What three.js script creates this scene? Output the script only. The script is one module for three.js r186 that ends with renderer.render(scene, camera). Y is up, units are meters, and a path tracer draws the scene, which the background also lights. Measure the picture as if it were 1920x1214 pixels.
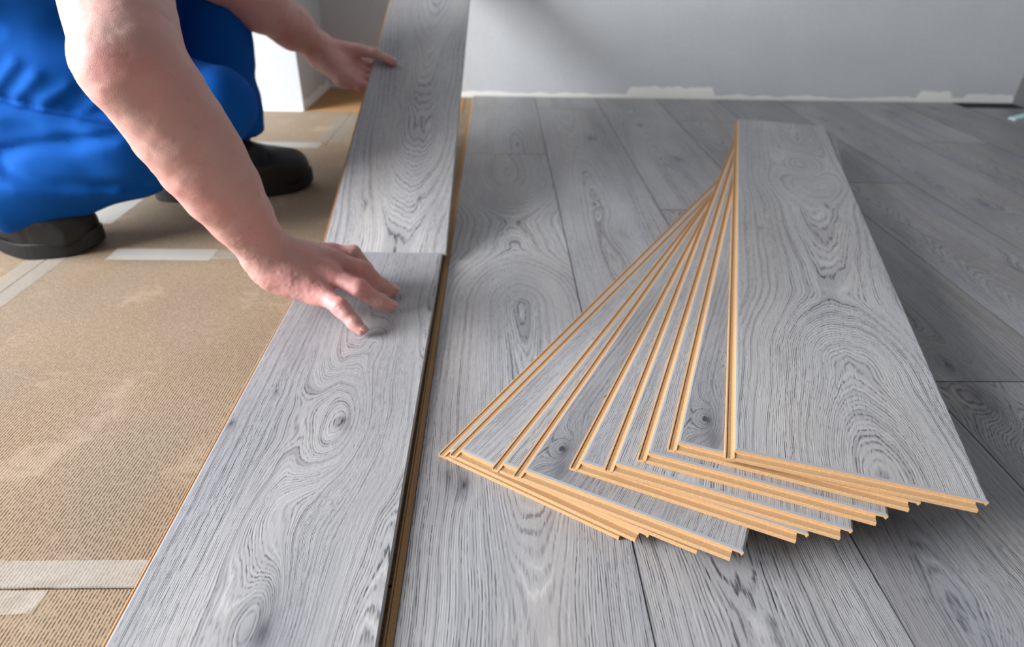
import * as THREE from 'three';
import { mergeGeometries, mergeVertices } from 'three/addons/utils/BufferGeometryUtils.js';
import { RectAreaLightUniformsLib } from 'three/addons/lights/RectAreaLightUniformsLib.js';

// ------------------------------------------------------------------ camera, sky, light, exposure
const scene = new THREE.Scene();
const camera = new THREE.PerspectiveCamera(54.11, 1920 / 1214, 0.02, 60);
{
  const rad = Math.PI / 180, pitch = 31.736 * rad, yaw = 1.732 * rad, roll = 1.187 * rad;
  const fw = new THREE.Vector3(Math.sin(yaw) * Math.cos(pitch), -Math.sin(pitch), -Math.cos(yaw) * Math.cos(pitch));
  const r0 = new THREE.Vector3(Math.cos(yaw), 0, Math.sin(yaw)), u0 = new THREE.Vector3().crossVectors(r0, fw);
  const rt = r0.clone().multiplyScalar(Math.cos(roll)).addScaledVector(u0, Math.sin(roll));
  const up = u0.clone().multiplyScalar(Math.cos(roll)).addScaledVector(r0, -Math.sin(roll));
  camera.quaternion.setFromRotationMatrix(new THREE.Matrix4().makeBasis(rt, up, fw.clone().negate()));
  camera.position.set(0, 0.4576, 0);
  camera.focus = 0.565;
  camera.userData.fStop = camera.getFocalLength() / 1000 / 0.0044;
}
scene.background = new THREE.Color(0.92, 0.96, 1.0).multiplyScalar(2.4);

const renderer = new THREE.WebGLRenderer({ antialias: true });
renderer.toneMapping = THREE.LinearToneMapping;
renderer.toneMappingExposure = 1.47;
renderer.shadowMap.enabled = true;
RectAreaLightUniformsLib.init();

const ROOM = { x0: -3.0, x1: 1.68, zb: -2.105, zf: 2.2, top: 2.6 };
const WIN = { z0: -1.05, z1: 1.05, y0: 0.45, y1: 2.15 };      // the large window in the left wall
function daylight(w, h, x, y, z, tx, ty, tz, intensity) {
  const l = new THREE.RectAreaLight(new THREE.Color(0.96, 0.98, 1.0), intensity, w, h);
  l.position.set(x, y, z); l.lookAt(tx, ty, tz); l.name = 'window_daylight'; scene.add(l); return l;
}
daylight(WIN.z1 - WIN.z0 - 0.1, WIN.y1 - WIN.y0 - 0.1, ROOM.x0 + 0.01, (WIN.y0 + WIN.y1) / 2, (WIN.z0 + WIN.z1) / 2, 0, (WIN.y0 + WIN.y1) / 2, (WIN.z0 + WIN.z1) / 2, 22);

// ------------------------------------------------------------------ helpers
function rng(seed) { let s = seed >>> 0; return () => { s = (s + 0x6D2B79F5) | 0; let t = Math.imul(s ^ (s >>> 15), 1 | s); t = (t + Math.imul(t ^ (t >>> 7), 61 | t)) ^ t; return ((t ^ (t >>> 14)) >>> 0) / 4294967296; }; }
const PERM = new Uint8Array(512), GX = new Float32Array(256), GY = new Float32Array(256), GZ = new Float32Array(256);
{
  const r = rng(77), p = [...Array(256).keys()];
  for (let i = 255; i > 0; i--) { const j = Math.floor(r() * (i + 1)); [p[i], p[j]] = [p[j], p[i]]; }
  for (let i = 0; i < 512; i++) PERM[i] = p[i & 255];
  for (let i = 0; i < 256; i++) { const a = r() * Math.PI * 2; GX[i] = Math.cos(a); GY[i] = Math.sin(a); GZ[i] = r() * 2 - 1; }
}
const fade = (t) => t * t * t * (t * (t * 6 - 15) + 10);
function n2(x, y) {                       // gradient noise, about -1..1
  const xf = Math.floor(x), yf = Math.floor(y), X = xf & 255, Y = yf & 255; x -= xf; y -= yf;
  const u = fade(x), v = fade(y), A = PERM[X] + Y, B = PERM[X + 1] + Y;
  const a = PERM[A & 255], b = PERM[B & 255], c = PERM[(A + 1) & 255], d = PERM[(B + 1) & 255];
  const l0 = GX[a] * x + GY[a] * y, l1 = GX[b] * (x - 1) + GY[b] * y, l2 = GX[c] * x + GY[c] * (y - 1), l3 = GX[d] * (x - 1) + GY[d] * (y - 1);
  return 1.5 * (l0 + u * (l1 - l0) + v * (l2 + u * (l3 - l2) - l0 - u * (l1 - l0)));
}
function n3(x, y, z) {                    // value noise -1..1
  const xf = Math.floor(x), yf = Math.floor(y), zf = Math.floor(z); x -= xf; y -= yf; z -= zf;
  const X = xf & 255, Y = yf & 255, Z = zf & 255, u = fade(x), v = fade(y), w = fade(z);
  const h = (i, j, k) => GZ[PERM[PERM[PERM[(X + i) & 255] + ((Y + j) & 255) & 255] + ((Z + k) & 255) & 255]];
  const L = (a, b, t) => a + (b - a) * t;
  return L(L(L(h(0, 0, 0), h(1, 0, 0), u), L(h(0, 1, 0), h(1, 1, 0), u), v), L(L(h(0, 0, 1), h(1, 0, 1), u), L(h(0, 1, 1), h(1, 1, 1), u), v), w);
}
const clamp = (x, a = 0, b = 1) => Math.max(a, Math.min(b, x));
const sstep = (a, b, x) => { const t = clamp((x - a) / (b - a)); return t * t * (3 - 2 * t); };
const used = {};
function numbered(n) { const k = used[n] = (used[n] ?? -1) + 1; return k ? n + '_' + String(k).padStart(3, '0') : n; }
function tag(o, label, category, group, kind) {
  if (label) o.userData.label = label; if (category) o.userData.category = category;
  if (group) o.userData.group = group; if (kind) o.userData.kind = kind; return o;
}
function mesh(name, g, m, parent) {
  const o = new THREE.Mesh(g, m); o.name = parent ? name : numbered(name); o.castShadow = o.receiveShadow = true; (parent || scene).add(o); return o;
}
function thing(name, label, category, pos = [0, 0, 0], group) {
  const o = new THREE.Group(); o.name = numbered(name); o.position.set(...pos); scene.add(o); return tag(o, label, category, group);
}
function box(x0, x1, y0, y1, z0, z1) { const g = new THREE.BoxGeometry(x1 - x0, y1 - y0, z1 - z0); g.translate((x0 + x1) / 2, (y0 + y1) / 2, (z0 + z1) / 2); return g; }
function uvMetres(g, ax, ay) {           // uv in metres from two position axes
  const p = g.attributes.position, uv = new Float32Array(p.count * 2);
  for (let i = 0; i < p.count; i++) { uv[2 * i] = p.getComponent(i, ax); uv[2 * i + 1] = p.getComponent(i, ay); }
  g.setAttribute('uv', new THREE.BufferAttribute(uv, 2)); return g;
}
function dataTex(data, w, h, srgb = true, repeat = true) {
  const t = new THREE.DataTexture(data, w, h, THREE.RGBAFormat); t.magFilter = THREE.LinearFilter; t.minFilter = THREE.LinearMipmapLinearFilter; t.generateMipmaps = true;
  if (srgb) t.colorSpace = THREE.SRGBColorSpace;
  t.wrapS = t.wrapT = repeat ? THREE.RepeatWrapping : THREE.ClampToEdgeWrapping; t.needsUpdate = true; return t;
}
const std = (o) => new THREE.MeshStandardMaterial(o);

// ------------------------------------------------------------------ setting: walls, ceiling, windows, sub-floor
const paintTex = (() => {
  const N = 512, d = new Uint8Array(N * N * 4);
  for (let j = 0; j < N; j++) for (let i = 0; i < N; i++) {
    const v = 232 + 3 * n2(i / 64 + 3, j / 64) + 3 * n2(i / 7, j / 7) + 2 * n2(i / 2.3, j / 2.3), k = 4 * (j * N + i);
    d[k] = v - 2; d[k + 1] = v; d[k + 2] = v + 1; d[k + 3] = 255;
  }
  return dataTex(d, N, N);
})();
const wallMat = std({ color: 0xe1e3e6, map: paintTex, roughness: 0.85 });
const bounceCutMat = std({ color: 0x68696a, roughness: 0.95 });  // unseen walls and ceiling: dark grey chosen to cut bounce light
const plasterMat = std({ color: 0xf6f6f3, roughness: 0.9 });
const frameMat = std({ color: 0xf2f2f0, roughness: 0.4 });
const paneMat = new THREE.MeshPhysicalMaterial({ color: 0xffffff, transmission: 1, thickness: 0, roughness: 0.02, ior: 1.5 });
function wallWithUv(boxes) {
  return mergeGeometries(boxes.map((b) => {
    const g = box(...b), p = g.attributes.position, n = g.attributes.normal, uv = new Float32Array(p.count * 2);
    for (let i = 0; i < p.count; i++) {
      const ax = Math.abs(n.getX(i)) > 0.5 ? 2 : 0, ay = Math.abs(n.getY(i)) > 0.5 ? 2 : 1;
      uv[2 * i] = p.getComponent(i, ax) / 0.8; uv[2 * i + 1] = p.getComponent(i, ay) / 0.8;
    }
    g.setAttribute('uv', new THREE.BufferAttribute(uv, 2)); return g;
  }));
}
const { x0, x1, zb, zf, top } = ROOM, TH = 0.2;
const struct = (name, boxes, label, m = wallMat) => tag(mesh(name, wallWithUv(boxes), m), label, 'wall', null, 'structure');
const wallBack = struct('wall_back', [[-0.2, x1 + TH, -0.1, top, zb - TH, zb]], 'pale grey painted back wall behind the finished floor');
const wallNiche = struct('wall_niche', [[-0.56 - TH, 0, -0.1, top, -2.225 - TH, -2.225]], 'shaded grey wall at the back of the recess');
const wallStub = struct('wall_stub', [[x0 - TH, -0.557, -0.1, top, -2.225, -1.895]], 'white wall corner standing in front of the recess');
struct('wall_right', [[x1, x1 + TH, -0.1, top, zb - TH, zf + TH]], 'grey side wall right of the finished floor, darkened to cut bounce light', bounceCutMat);
struct('wall_left', [[x0 - TH, x0, -0.1, WIN.y0, -2.225, zf + TH], [x0 - TH, x0, WIN.y1, top, -2.225, zf + TH], [x0 - TH, x0, WIN.y0, WIN.y1, -2.225, WIN.z0], [x0 - TH, x0, WIN.y0, WIN.y1, WIN.z1, zf + TH]], 'painted wall with a large window behind the worker');
struct('wall_front', [[x0, x1, -0.1, top, zf, zf + TH]], 'grey wall behind the camera, darkened to cut bounce light', bounceCutMat);
tag(mesh('ceiling', box(x0 - TH, x1 + TH, top, top + 0.15, -2.43, zf + TH), bounceCutMat), 'grey ceiling, darkened to cut bounce light', 'ceiling', null, 'structure');
function windowAt(name, label, w, h, pos, turn) {
  const g = new THREE.Group(); g.name = name; g.position.set(...pos); g.rotation.y = turn; scene.add(g); tag(g, label, 'window', null, 'structure');
  const f = 0.05, bars = [[-w / 2, w / 2, -h / 2, -h / 2 + f], [-w / 2, w / 2, h / 2 - f, h / 2], [-w / 2, -w / 2 + f, -h / 2 + f, h / 2 - f], [w / 2 - f, w / 2, -h / 2 + f, h / 2 - f], [-f / 2, f / 2, -h / 2 + f, h / 2 - f]];
  mesh('window_frame', mergeGeometries(bars.map(([a, b, c, d]) => box(a, b, c, d, -0.03, 0.03))), frameMat, g);
  for (const s of [-1, 1]) { const p = new THREE.PlaneGeometry(w / 2 - 1.5 * f, h - 2 * f); p.translate(s * (w / 4 - f / 4), 0, 0); mesh('pane', p, paneMat, g); }
}
windowAt('window_1', 'large window in the left wall', WIN.z1 - WIN.z0, WIN.y1 - WIN.y0, [x0 - 0.1, (WIN.y0 + WIN.y1) / 2, (WIN.z0 + WIN.z1) / 2], Math.PI / 2);

// unpainted plaster left along the foot of the walls, with an uneven upper edge
function plasterStrip(len, base, amp, seed, patches) {
  const s = new THREE.Shape(); s.moveTo(0, 0); s.lineTo(len, 0);
  const n = Math.ceil(len / 0.012);
  for (let i = n; i >= 0; i--) {
    const x = i / n * len; let h = base + amp * (0.6 * n2(x * 5 + seed, seed) + 0.4 * n2(x * 22, seed + 4));
    for (const [a, b, hh] of patches) if (x > a && x < b) h = Math.max(h, hh * (0.88 + 0.12 * n2(x * 40, 3)));
    s.lineTo(x, Math.max(0.003, h));
  }
  return new THREE.ExtrudeGeometry(s, { depth: 0.0008, bevelEnabled: false });
}
{
  const a = mesh('plaster_strip', plasterStrip(1.84, 0.016, 0.012, 3, [[0.58, 0.86, 0.044], [1.52, 1.63, 0.042], [1.68, 1.84, 0.034]]), plasterMat, wallBack); a.position.set(-0.16, 0.006, zb);
  const b = mesh('plaster_strip', plasterStrip(0.5, 0.026, 0.006, 9, []), plasterMat, wallStub); b.position.set(-1.06, 0.004, -1.895);
  const c = mesh('plaster_strip', plasterStrip(0.32, 0.03, 0.02, 5, []), plasterMat, wallStub); c.rotation.y = Math.PI / 2; c.position.set(-0.557, 0.002, -1.9);
  const d = mesh('plaster_strip', plasterStrip(0.4, 0.02, 0.014, 15, []), plasterMat, wallNiche); d.position.set(-0.56, 0.002, -2.225);
}
const floorMat = std({ color: 0x8f8a82, roughness: 0.95 });
const floor = mesh('floor', box(x0, x1, -0.08, 0, -2.225, zf), floorMat); tag(floor, 'finished floor of grey oak laminate planks laid in rows', 'floor', null, 'structure');

// ------------------------------------------------------------------ wood decor
const PW = 0.193, PL = 1.215, PT = 0.0075, LIP = 0.0082;
const TW = 768, TL = 2048;
// year rings cut by the face: r = distance from the pith, which lies D(v) metres below the face; knots bulge the rings
function makeWood(seed, o = {}) {
  const r = rng(seed * 7919 + 13), ox = r() * 200, oy = r() * 200, d = new Uint8Array(TW * TL * 4);
  const sp = o.spacing ?? 0.0025 + r() * 0.0006, off = o.centre ?? 0.05 + r() * 0.09, D0 = o.depth ?? 0.03 + r() * 0.03, slope = o.slope ?? (r() - 0.5) * 0.09, wav = o.wav ?? 0.028;
  const knots = o.knots ?? Array.from({ length: 2 + Math.floor(r() * 2) }, () => [0.02 + r() * 0.15, r() * PL, 0.006 + r() * 0.009, 0.018 + r() * 0.02, 0.3 + r() * 0.5]);
  const tone = o.tone ?? (r() - 0.5) * 12, prof = o.prof, soft = o.soft ?? 1;
  const P = (v) => { let i = 1; while (i < prof.length - 1 && prof[i][0] < v) i++; const [a, A] = prof[i - 1], [b, B] = prof[i], t = clamp((v - a) / (b - a)); return A + (B - A) * (t * t * (3 - 2 * t)); };
  for (let j = 0; j < TL; j++) {
    const v = (j + 0.5) / TL * PL, c = off + 0.012 * n2(v * 1.4 + ox, oy), D = Math.max(0.004, (prof ? P(v) : D0 + slope * (v - 0.6)) + wav * n2(v * 1.9 + oy, ox) + 0.0012 * n2(v * 9, oy));
    const active = knots.filter((k) => Math.abs(v - k[1]) < k[2] * 16);
    for (let i = 0; i < TW; i++) {
      const u = (i + 0.5) / TW * PW; let bulge = 0, dark = 0, eye = 0;
      for (const [ku, kv, kr, amp, dk] of active) {
        const a = (u - ku) / kr, b = (v - kv) / (kr * 2.5), q = (a * a + b * b) * (1 + 0.12 * n2(u * 50 + ku * 900, v * 18));
        if (q > 40) continue;
        bulge += amp * Math.exp(-q / 5.5); dark += dk * Math.exp(-q / 1.5) * (0.75 + 0.6 * n2(u * 120, v * 40 + ku * 99)); eye += dk * Math.exp(-q / 0.12);
      }
      const warp = 0.0045 * n2(u * 9 + oy, v * 1.9 + ox) + 0.0016 * n2(u * 34 + ox, v * 6) + 0.0006 * n2(u * 110 + oy, v * 16) + 0.00022 * n2(u * 420, v * 60 + oy);
      const rr = Math.sqrt((u - c) * (u - c) + D * D) + bulge + warp, fine = sp * 0.54, t = rr / fine + 400, id = Math.floor(t), ft = t - id;
      const tb = rr / (sp * 2.3) + 200, ib = Math.floor(tb), fb = tb - ib, late = sstep(0.35, 0.9, fb) * (1 - sstep(0.93, 1.0, fb)) * (0.35 + 0.65 * PERM[(ib + 31) & 255] / 255);
      const heavy = 0.25 + 0.75 * PERM[id & 255] / 255, zone = sstep(-0.5, 0.5, n2(t * 0.07 + ox, v * 1.6 + oy));
      const dash = sstep(-0.18, 0.14, n2(id * 5.13 + ox + u * 60, v * 62 + 2 * n2(u * 300, v * 20))), grit = n2(u * 1500 + ox, v * 210);
      const line = sstep(0.45, 0.70, ft) * (1 - sstep(0.78, 0.96, ft)) * heavy * (0.30 + 0.45 * zone + 0.45 * late) * (0.22 + 0.78 * dash);
      const line2 = late * (0.75 + 0.35 * grit) * sstep(-0.5, 0.4, n2(u * 12 + ib * 2.3, v * 3 - ox));
      const lime = sstep(0.02, 0.16, ft) * (1 - sstep(0.2, 0.42, ft)) * sstep(-0.1, 0.5, n2(id * 3.3, v * 26 + ox));
      const fibre = n2(u * 760 + ox * 5 + warp * 700, v * 15), fleck = sstep(0.42, 0.6, n2(u * 900 + oy, v * 75 + ox)) * sstep(-0.2, 0.5, n2(u * 16 - ox, v * 4));
      const cloud = n2(u * 9 + oy, v * 2.4 + ox), blot = n2(u * 24 + ox, v * 7 + oy), hue = n2(u * 12 - oy, v * 1.9 - ox);
      let L = 160 + tone + 12 * cloud + 6 * blot + (6 * fibre + 6 * grit) * soft + 2 - 132 * line * (0.8 + 0.35 * grit) - 34 * line2 - 26 * fleck * soft + 15 * lime - 54 * Math.min(1.15, dark) * (0.85 + 0.4 * fibre) - 50 * Math.min(1, eye);
      L = clamp(L, 30, 228);
      const k = 4 * (j * TW + i), dk = clamp((172 - L) / 100, 0, 1.2);
      d[k] = clamp(L + 0.5 + 4 * hue - 2.5 * dk, 0, 255); d[k + 1] = clamp(L - 1 + 0.5 * hue - 2 * dk, 0, 255); d[k + 2] = clamp(L + 0 - 4 * hue + 3 * dk, 0, 255); d[k + 3] = 255;
    }
  }
  return dataTex(d, TW, TL, true, false);
}
const woodMat = (seed, o) => { const t = makeWood(seed, o); return std({ map: t, bumpMap: t, bumpScale: 0.0006, roughness: 0.38 }); };
const WOOD = {
  near: woodMat(1, { spacing: 0.0025, centre: 0.19, depth: 0.02, slope: 0.02, wav: 0.008, tone: 2, knots: [[0.126, PL - 0.40, 0.019, 0.075, 0.12], [0.120, PL - 0.395, 0.0045, 0.002, 0.8], [0.107, PL - 0.63, 0.014, 0.05, 0.8], [0.036, PL - 0.346, 0.0026, 0.002, 0.9], [0.006, PL - 0.40, 0.0026, 0.002, 0.8], [0.145, PL - 0.14, 0.0032, 0.004, 1.0], [0.14, PL - 0.24, 0.012, 0.04, 0.12]] }),
  raised: woodMat(2, { spacing: 0.0032, centre: 0.115, prof: [[0, 0.10], [0.35, 0.065], [0.6, 0.055], [0.95, 0.02], [PL, 0.03]], wav: 0.005, tone: 8, knots: [[0.05, 0.115, 0.0035, 0.003, 0.9], [0.14, 0.13, 0.003, 0.003, 0.8]] }),  // tone raised: reflected light on the tilted face put into the colour
  firstLong: woodMat(3, { spacing: 0.0031, centre: 0.105, prof: [[0, 0.05], [0.3, 0.035], [0.5, 0.03], [0.70, 0.10], [0.80, 0.105], [1.08, 0.012], [PL, 0.03]], wav: 0.006, tone: -3, knots: [[0.045, PL - 1.05, 0.005, 0.005, 1.2], [0.03, PL - 1.04, 0.011, 0.003, 0.5]] }),
  firstShort: woodMat(4, { tone: -4, soft: 0.7, knots: [[0.05, 0.06, 0.009, 0.03, 0.3]] }),
  topFan: woodMat(5, { spacing: 0.0027, centre: 0.122, prof: [[0, 0.03], [0.16, 0.05], [0.34, 0.085], [0.62, 0.08], [0.8, 0.05], [PL, 0.06]], wav: 0.006, tone: 4, knots: [[0.12, 0.88, 0.016, 0.05, 0.12], [0.14, 0.66, 0.0035, 0.004, 0.9], [0.035, 0.52, 0.003, 0.003, 0.6]] }),
  knotFan: woodMat(6, { tone: -6, depth: 0.02, wav: 0.01, knots: [[0.022, 0.04, 0.0052, 0.022, 0.75], [0.03, 0.015, 0.016, 0.006, 0.35], [0.03, 0.5, 0.006, 0.016, 0.7]] }),
  fanA: woodMat(7, { tone: 5, depth: 0.03, slope: 0.01, wav: 0.01, knots: [[0.02, 0.45, 0.004, 0.004, 1.1]] }), fanB: woodMat(8, { tone: 2, depth: 0.02, slope: 0, wav: 0.01, knots: [] }), fanC: woodMat(9, { tone: 6, depth: 0.04, slope: 0.03, wav: 0.012, knots: [] }),
  floorA: woodMat(10, { knots: [[0.08, 0.62, 0.007, 0.008, 0.9], [0.11, 0.32, 0.012, 0.018, 0.8], [0.04, 1.0, 0.006, 0.006, 0.8]], tone: -4 }), floorB: woodMat(11, { tone: -2, knots: [[0.07, 0.44, 0.005, 0.005, 1.1], [0.1, 0.3, 0.013, 0.02, 0.2], [0.12, 0.9, 0.009, 0.01, 0.9]] }),
  floorC: woodMat(12, { tone: -14 }), floorD: woodMat(13, { tone: -18, depth: 0.04, slope: 0.02 }), floorE: woodMat(14, { tone: -11 }),  // tones lowered so the right rows look dimmer; shading put into the wood
};
const bevelMat = std({ color: 0x8a8e94, roughness: 0.45 }), floorRimMat = std({ color: 0x4c4e52, roughness: 0.55 });
const coreMat = (() => {
  const N = 512, d = new Uint8Array(N * N * 4), r = rng(5);
  for (let j = 0; j < N; j++) for (let i = 0; i < N; i++) {
    const s = n2(i / 3.1, j / 2.2) * 11 + n2(i / 11, j / 4) * 9 + (r() - 0.5) * 20 + (r() < 0.012 ? -60 : 0), k = 4 * (j * N + i);
    d[k] = clamp(194 + s, 0, 255); d[k + 1] = clamp(154 + s, 0, 255); d[k + 2] = clamp(111 + s * 0.9, 0, 255); d[k + 3] = 255;
  }
  const t = dataTex(d, N, N); return std({ map: t, bumpMap: t, bumpScale: 0.00025, roughness: 0.85 });
})();

// ------------------------------------------------------------------ a laminate plank: decor face, bevelled rim, fibreboard core with click profile
// x across (0 .. PW), y up (0 .. PT), z from 0 (front end) to -PL; locking lip on the left and front, undercut on the right and back
function extrudeProfile(pts, along, a, b) {          // pts: [across, y]; along 'z' or 'x'
  const s = new THREE.Shape(pts.map(([p, q]) => new THREE.Vector2(p, q))), g = new THREE.ExtrudeGeometry(s, { depth: b - a, bevelEnabled: false });
  g.translate(0, 0, a);
  if (along === 'x') g.applyMatrix4(new THREE.Matrix4().set(0, 0, 1, 0, 0, 1, 0, 0, -1, 0, 0, 0, 0, 0, 0, 1));
  return g;
}
const lipProfile = [[0, 0], [0, 0.0041], [-0.0016, 0.0031], [-0.0032, 0.0027], [-0.0058, 0.0031], [-0.0060, 0.0014], [-0.0066, 0.0014], [-0.0067, 0.0036], [-0.0078, 0.0036], [-LIP, 0.0034], [-LIP, 0.0004], [-0.0078, 0]].reverse();
function plankGeometry(L, b, k = 1) {            // k: share of the locking lip that is left on the long side
  const UNDER = 0.0085, parts = [];
  parts.push(box(0, PW - UNDER, 0, 0.0042, -(L - UNDER), 0));
  parts.push(box(0, PW, 0.0042, PT - 0.0011, -L, 0));
  parts.push(extrudeProfile(lipProfile.map(([x, y]) => [x * k, y]), 'z', -(L - UNDER), LIP));
  const front = extrudeProfile([[0, 0], [0, 0.0042], [-0.0006, 0.0041], [-0.0010, 0.0030], [-0.0026, 0.0030], [-0.0074, 0.0035], [-LIP, 0.0030], [-LIP, 0.0003], [-0.0079, 0]].reverse(), 'x', -0.0014, PW - UNDER); parts.push(front);
  parts.push(extrudeProfile([[0, 0.0042], [-0.0022, 0.0042], [-0.0012, 0.0029], [0, 0.0025]], 'z', -L, 0).translate(PW - 0.0006, 0.0, 0)); // small downward lip under the right edge
  const core = mergeGeometries(parts.map((g) => { const q = g.index ? g.toNonIndexed() : g; for (const k of Object.keys(q.attributes)) if (!['position', 'normal'].includes(k)) q.deleteAttribute(k); return q; }));
  const p = core.attributes.position, nn = core.attributes.normal, uv = new Float32Array(p.count * 2);
  for (let i = 0; i < p.count; i++) { const nx = Math.abs(nn.getX(i)), nz = Math.abs(nn.getZ(i)), ny = Math.abs(nn.getY(i)); const [a, b] = ny > nx && ny > nz ? [p.getX(i), p.getZ(i)] : nx > nz ? [p.getZ(i), p.getY(i)] : [p.getX(i), p.getY(i)]; uv[2 * i] = a / 0.12; uv[2 * i + 1] = b / 0.12; }
  core.setAttribute('uv', new THREE.BufferAttribute(uv, 2));
  // decor: flat top with the sides of the wear layer
  const y = PT, dg = new THREE.BufferGeometry();
  dg.setAttribute('position', new THREE.BufferAttribute(new Float32Array([b, y, -b, PW - b, y, -b, PW - b, y, -L + b, b, y, -L + b]), 3));
  dg.setAttribute('normal', new THREE.BufferAttribute(new Float32Array([0, 1, 0, 0, 1, 0, 0, 1, 0, 0, 1, 0]), 3));
  const vv = (z) => -z / PL; dg.setAttribute('uv', new THREE.BufferAttribute(new Float32Array([b / PW, vv(-b), 1 - b / PW, vv(-b), 1 - b / PW, vv(-L + b), b / PW, vv(-L + b)]), 2));
  dg.setIndex([0, 1, 2, 0, 2, 3]);
  // bevelled rim around it
  const bg = new THREE.BufferGeometry(), yo = PT - 0.0009, yb = PT - 0.0011, pos = [], ring = (x, yy) => [[x, yy, -x], [PW - x, yy, -x], [PW - x, yy, -L + x], [x, yy, -L + x]];
  const I = ring(b, y), O = ring(0, yo), B = ring(0, yb), quad = (a, c, e, f) => pos.push(...a, ...c, ...e, ...a, ...e, ...f);
  for (let k = 0; k < 4; k++) { const m = (k + 1) % 4; quad(O[k], O[m], I[m], I[k]); quad(B[k], B[m], O[m], O[k]); }
  bg.setAttribute('position', new THREE.BufferAttribute(new Float32Array(pos), 3)); bg.computeVertexNormals();
  return { core, decor: dg, bevel: bg };
}
const geoCache = {};
const plankGeo = (L, b, k) => geoCache[L.toFixed(3) + '_' + b + '_' + k] ??= plankGeometry(L, b, k);
function fillPlank(g, wood, L = PL, b = 0.0017, rim = bevelMat, k = 1) {
  const q = plankGeo(L, b, k);
  mesh('core', q.core, coreMat, g); mesh('decor_face', q.decor, wood, g); mesh('bevelled_rim', q.bevel, rim, g); return g;
}

// ------------------------------------------------------------------ underlay boards and tape
const UT = 0.005, FLY = UT;              // underlay thickness, height of the plank undersides
const UTILE = 0.62;
const underTex = (() => {
  const N = 2048, d = new Uint8Array(N * N * 4), r = rng(31), ribs = 212;      // 2.9 mm pitch, running along the rows
  for (let j = 0; j < N; j++) for (let i = 0; i < N; i++) {
    const x = i / N, y = j / N, ph = x * ribs + 0.12 * n2(x * 90, y * 50), rib = 0.5 + 0.5 * Math.cos(2 * Math.PI * ph), col = Math.floor(ph + 0.5);
    const hole = sstep(0.5, 0.95, rib) * (0.3 + 0.7 * sstep(-0.4, 0.3, n2(col * 7.3, y * 230)));
    const stain = n2(x * 5 + 3, y * 4), dust = sstep(0.25, 0.75, n2(x * 8 - 2, y * 6 + 9) + 0.3 * n2(x * 40, y * 60)), warm = n2(x * 6 + 20, y * 3);
    const s = 5 * stain + 3 * n2(x * 70, y * 70) + 6 * n2(x * 420, y * 300) + (r() - 0.5) * 18 - 78 * hole * (1 - 0.5 * dust) - 4 * rib + 8 * dust + (r() < 0.001 ? -60 : 0);
    const k = 4 * (j * N + i); d[k] = clamp(181 + s + 3 * warm, 0, 255); d[k + 1] = clamp(163 + s - 2 * warm, 0, 255); d[k + 2] = clamp(140 + s * 0.95 - 6 * warm + 2 * dust, 0, 255); d[k + 3] = 255;
  }
  return dataTex(d, N, N);
})();
const underMats = [0xe2dbd4, 0xe5ddd3, 0xf4f1ec, 0xece5dc].map((c) => std({ color: c, map: underTex, bumpMap: underTex, bumpScale: 0.0006, roughness: 0.9 }));  // paler tints for the far boards: brighter light there put into the colour
const smoothUnder = std({ color: 0xb98a58, roughness: 0.85 });
function underBoard(xa, xb, za, zb2, label, mi = 0) {
  const gap = 0.0013, g = box(xa + gap, xb - gap, 0, UT, za + gap, zb2 - gap), p = g.attributes.position, uv = new Float32Array(p.count * 2);
  for (let i = 0; i < p.count; i++) { uv[2 * i] = p.getX(i) / UTILE; uv[2 * i + 1] = p.getZ(i) / UTILE; }
  g.setAttribute('uv', new THREE.BufferAttribute(uv, 2));
  const cx = (xa + xb) / 2, cz = (za + zb2) / 2; g.translate(-cx, 0, -cz);
  const o = mesh('underlay_board', g, underMats[mi]); o.position.set(cx, 0, cz); return tag(o, label, 'underlay', 'underlay boards');
}
const UX = -0.709, UW = 0.79, ZJ = [-1.893, -1.555, -0.937, -0.326, 0.285, 0.896, 1.507, zf];
underBoard(UX, 0.1, ZJ[2], ZJ[3], 'tan ribbed underlay board in front of the worker, below the resting hand', 0);
underBoard(UX - UW, UX, ZJ[2], ZJ[3], 'tan ribbed underlay board at the left image edge beside the near shoe', 1);
underBoard(UX, 0.1, ZJ[1], ZJ[2], 'tan underlay board under the far shoe', 1).material = underMats[3];
underBoard(UX - UW, UX, ZJ[1], ZJ[2], 'tan underlay board behind the near shoe, left of the far shoe', 0).material = underMats[3];
underBoard(-0.419 - UW, -0.419, ZJ[0], ZJ[1], 'underlay board in front of the white wall corner, tinted paler for brighter light', 2);
underBoard(-0.419, 0.1, ZJ[0], ZJ[1], 'narrow underlay board beside the raised plank in front of the recess, tinted paler for brighter light', 2);
underBoard(UX, 0.1, ZJ[3], ZJ[4], 'tan ribbed underlay board in the bottom left corner, in front of the taped joint', 1);
underBoard(UX - UW, UX, ZJ[3], ZJ[4], 'tan underlay board left of the bottom left corner', 0);
underBoard(-0.555, -0.1, -2.22, ZJ[0], 'orange brown board on the floor of the recess', 0).material = smoothUnder;
underBoard(-0.1, x1, -2.1, ZJ[0], 'underlay strip along the foot of the back wall', 2);
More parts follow.
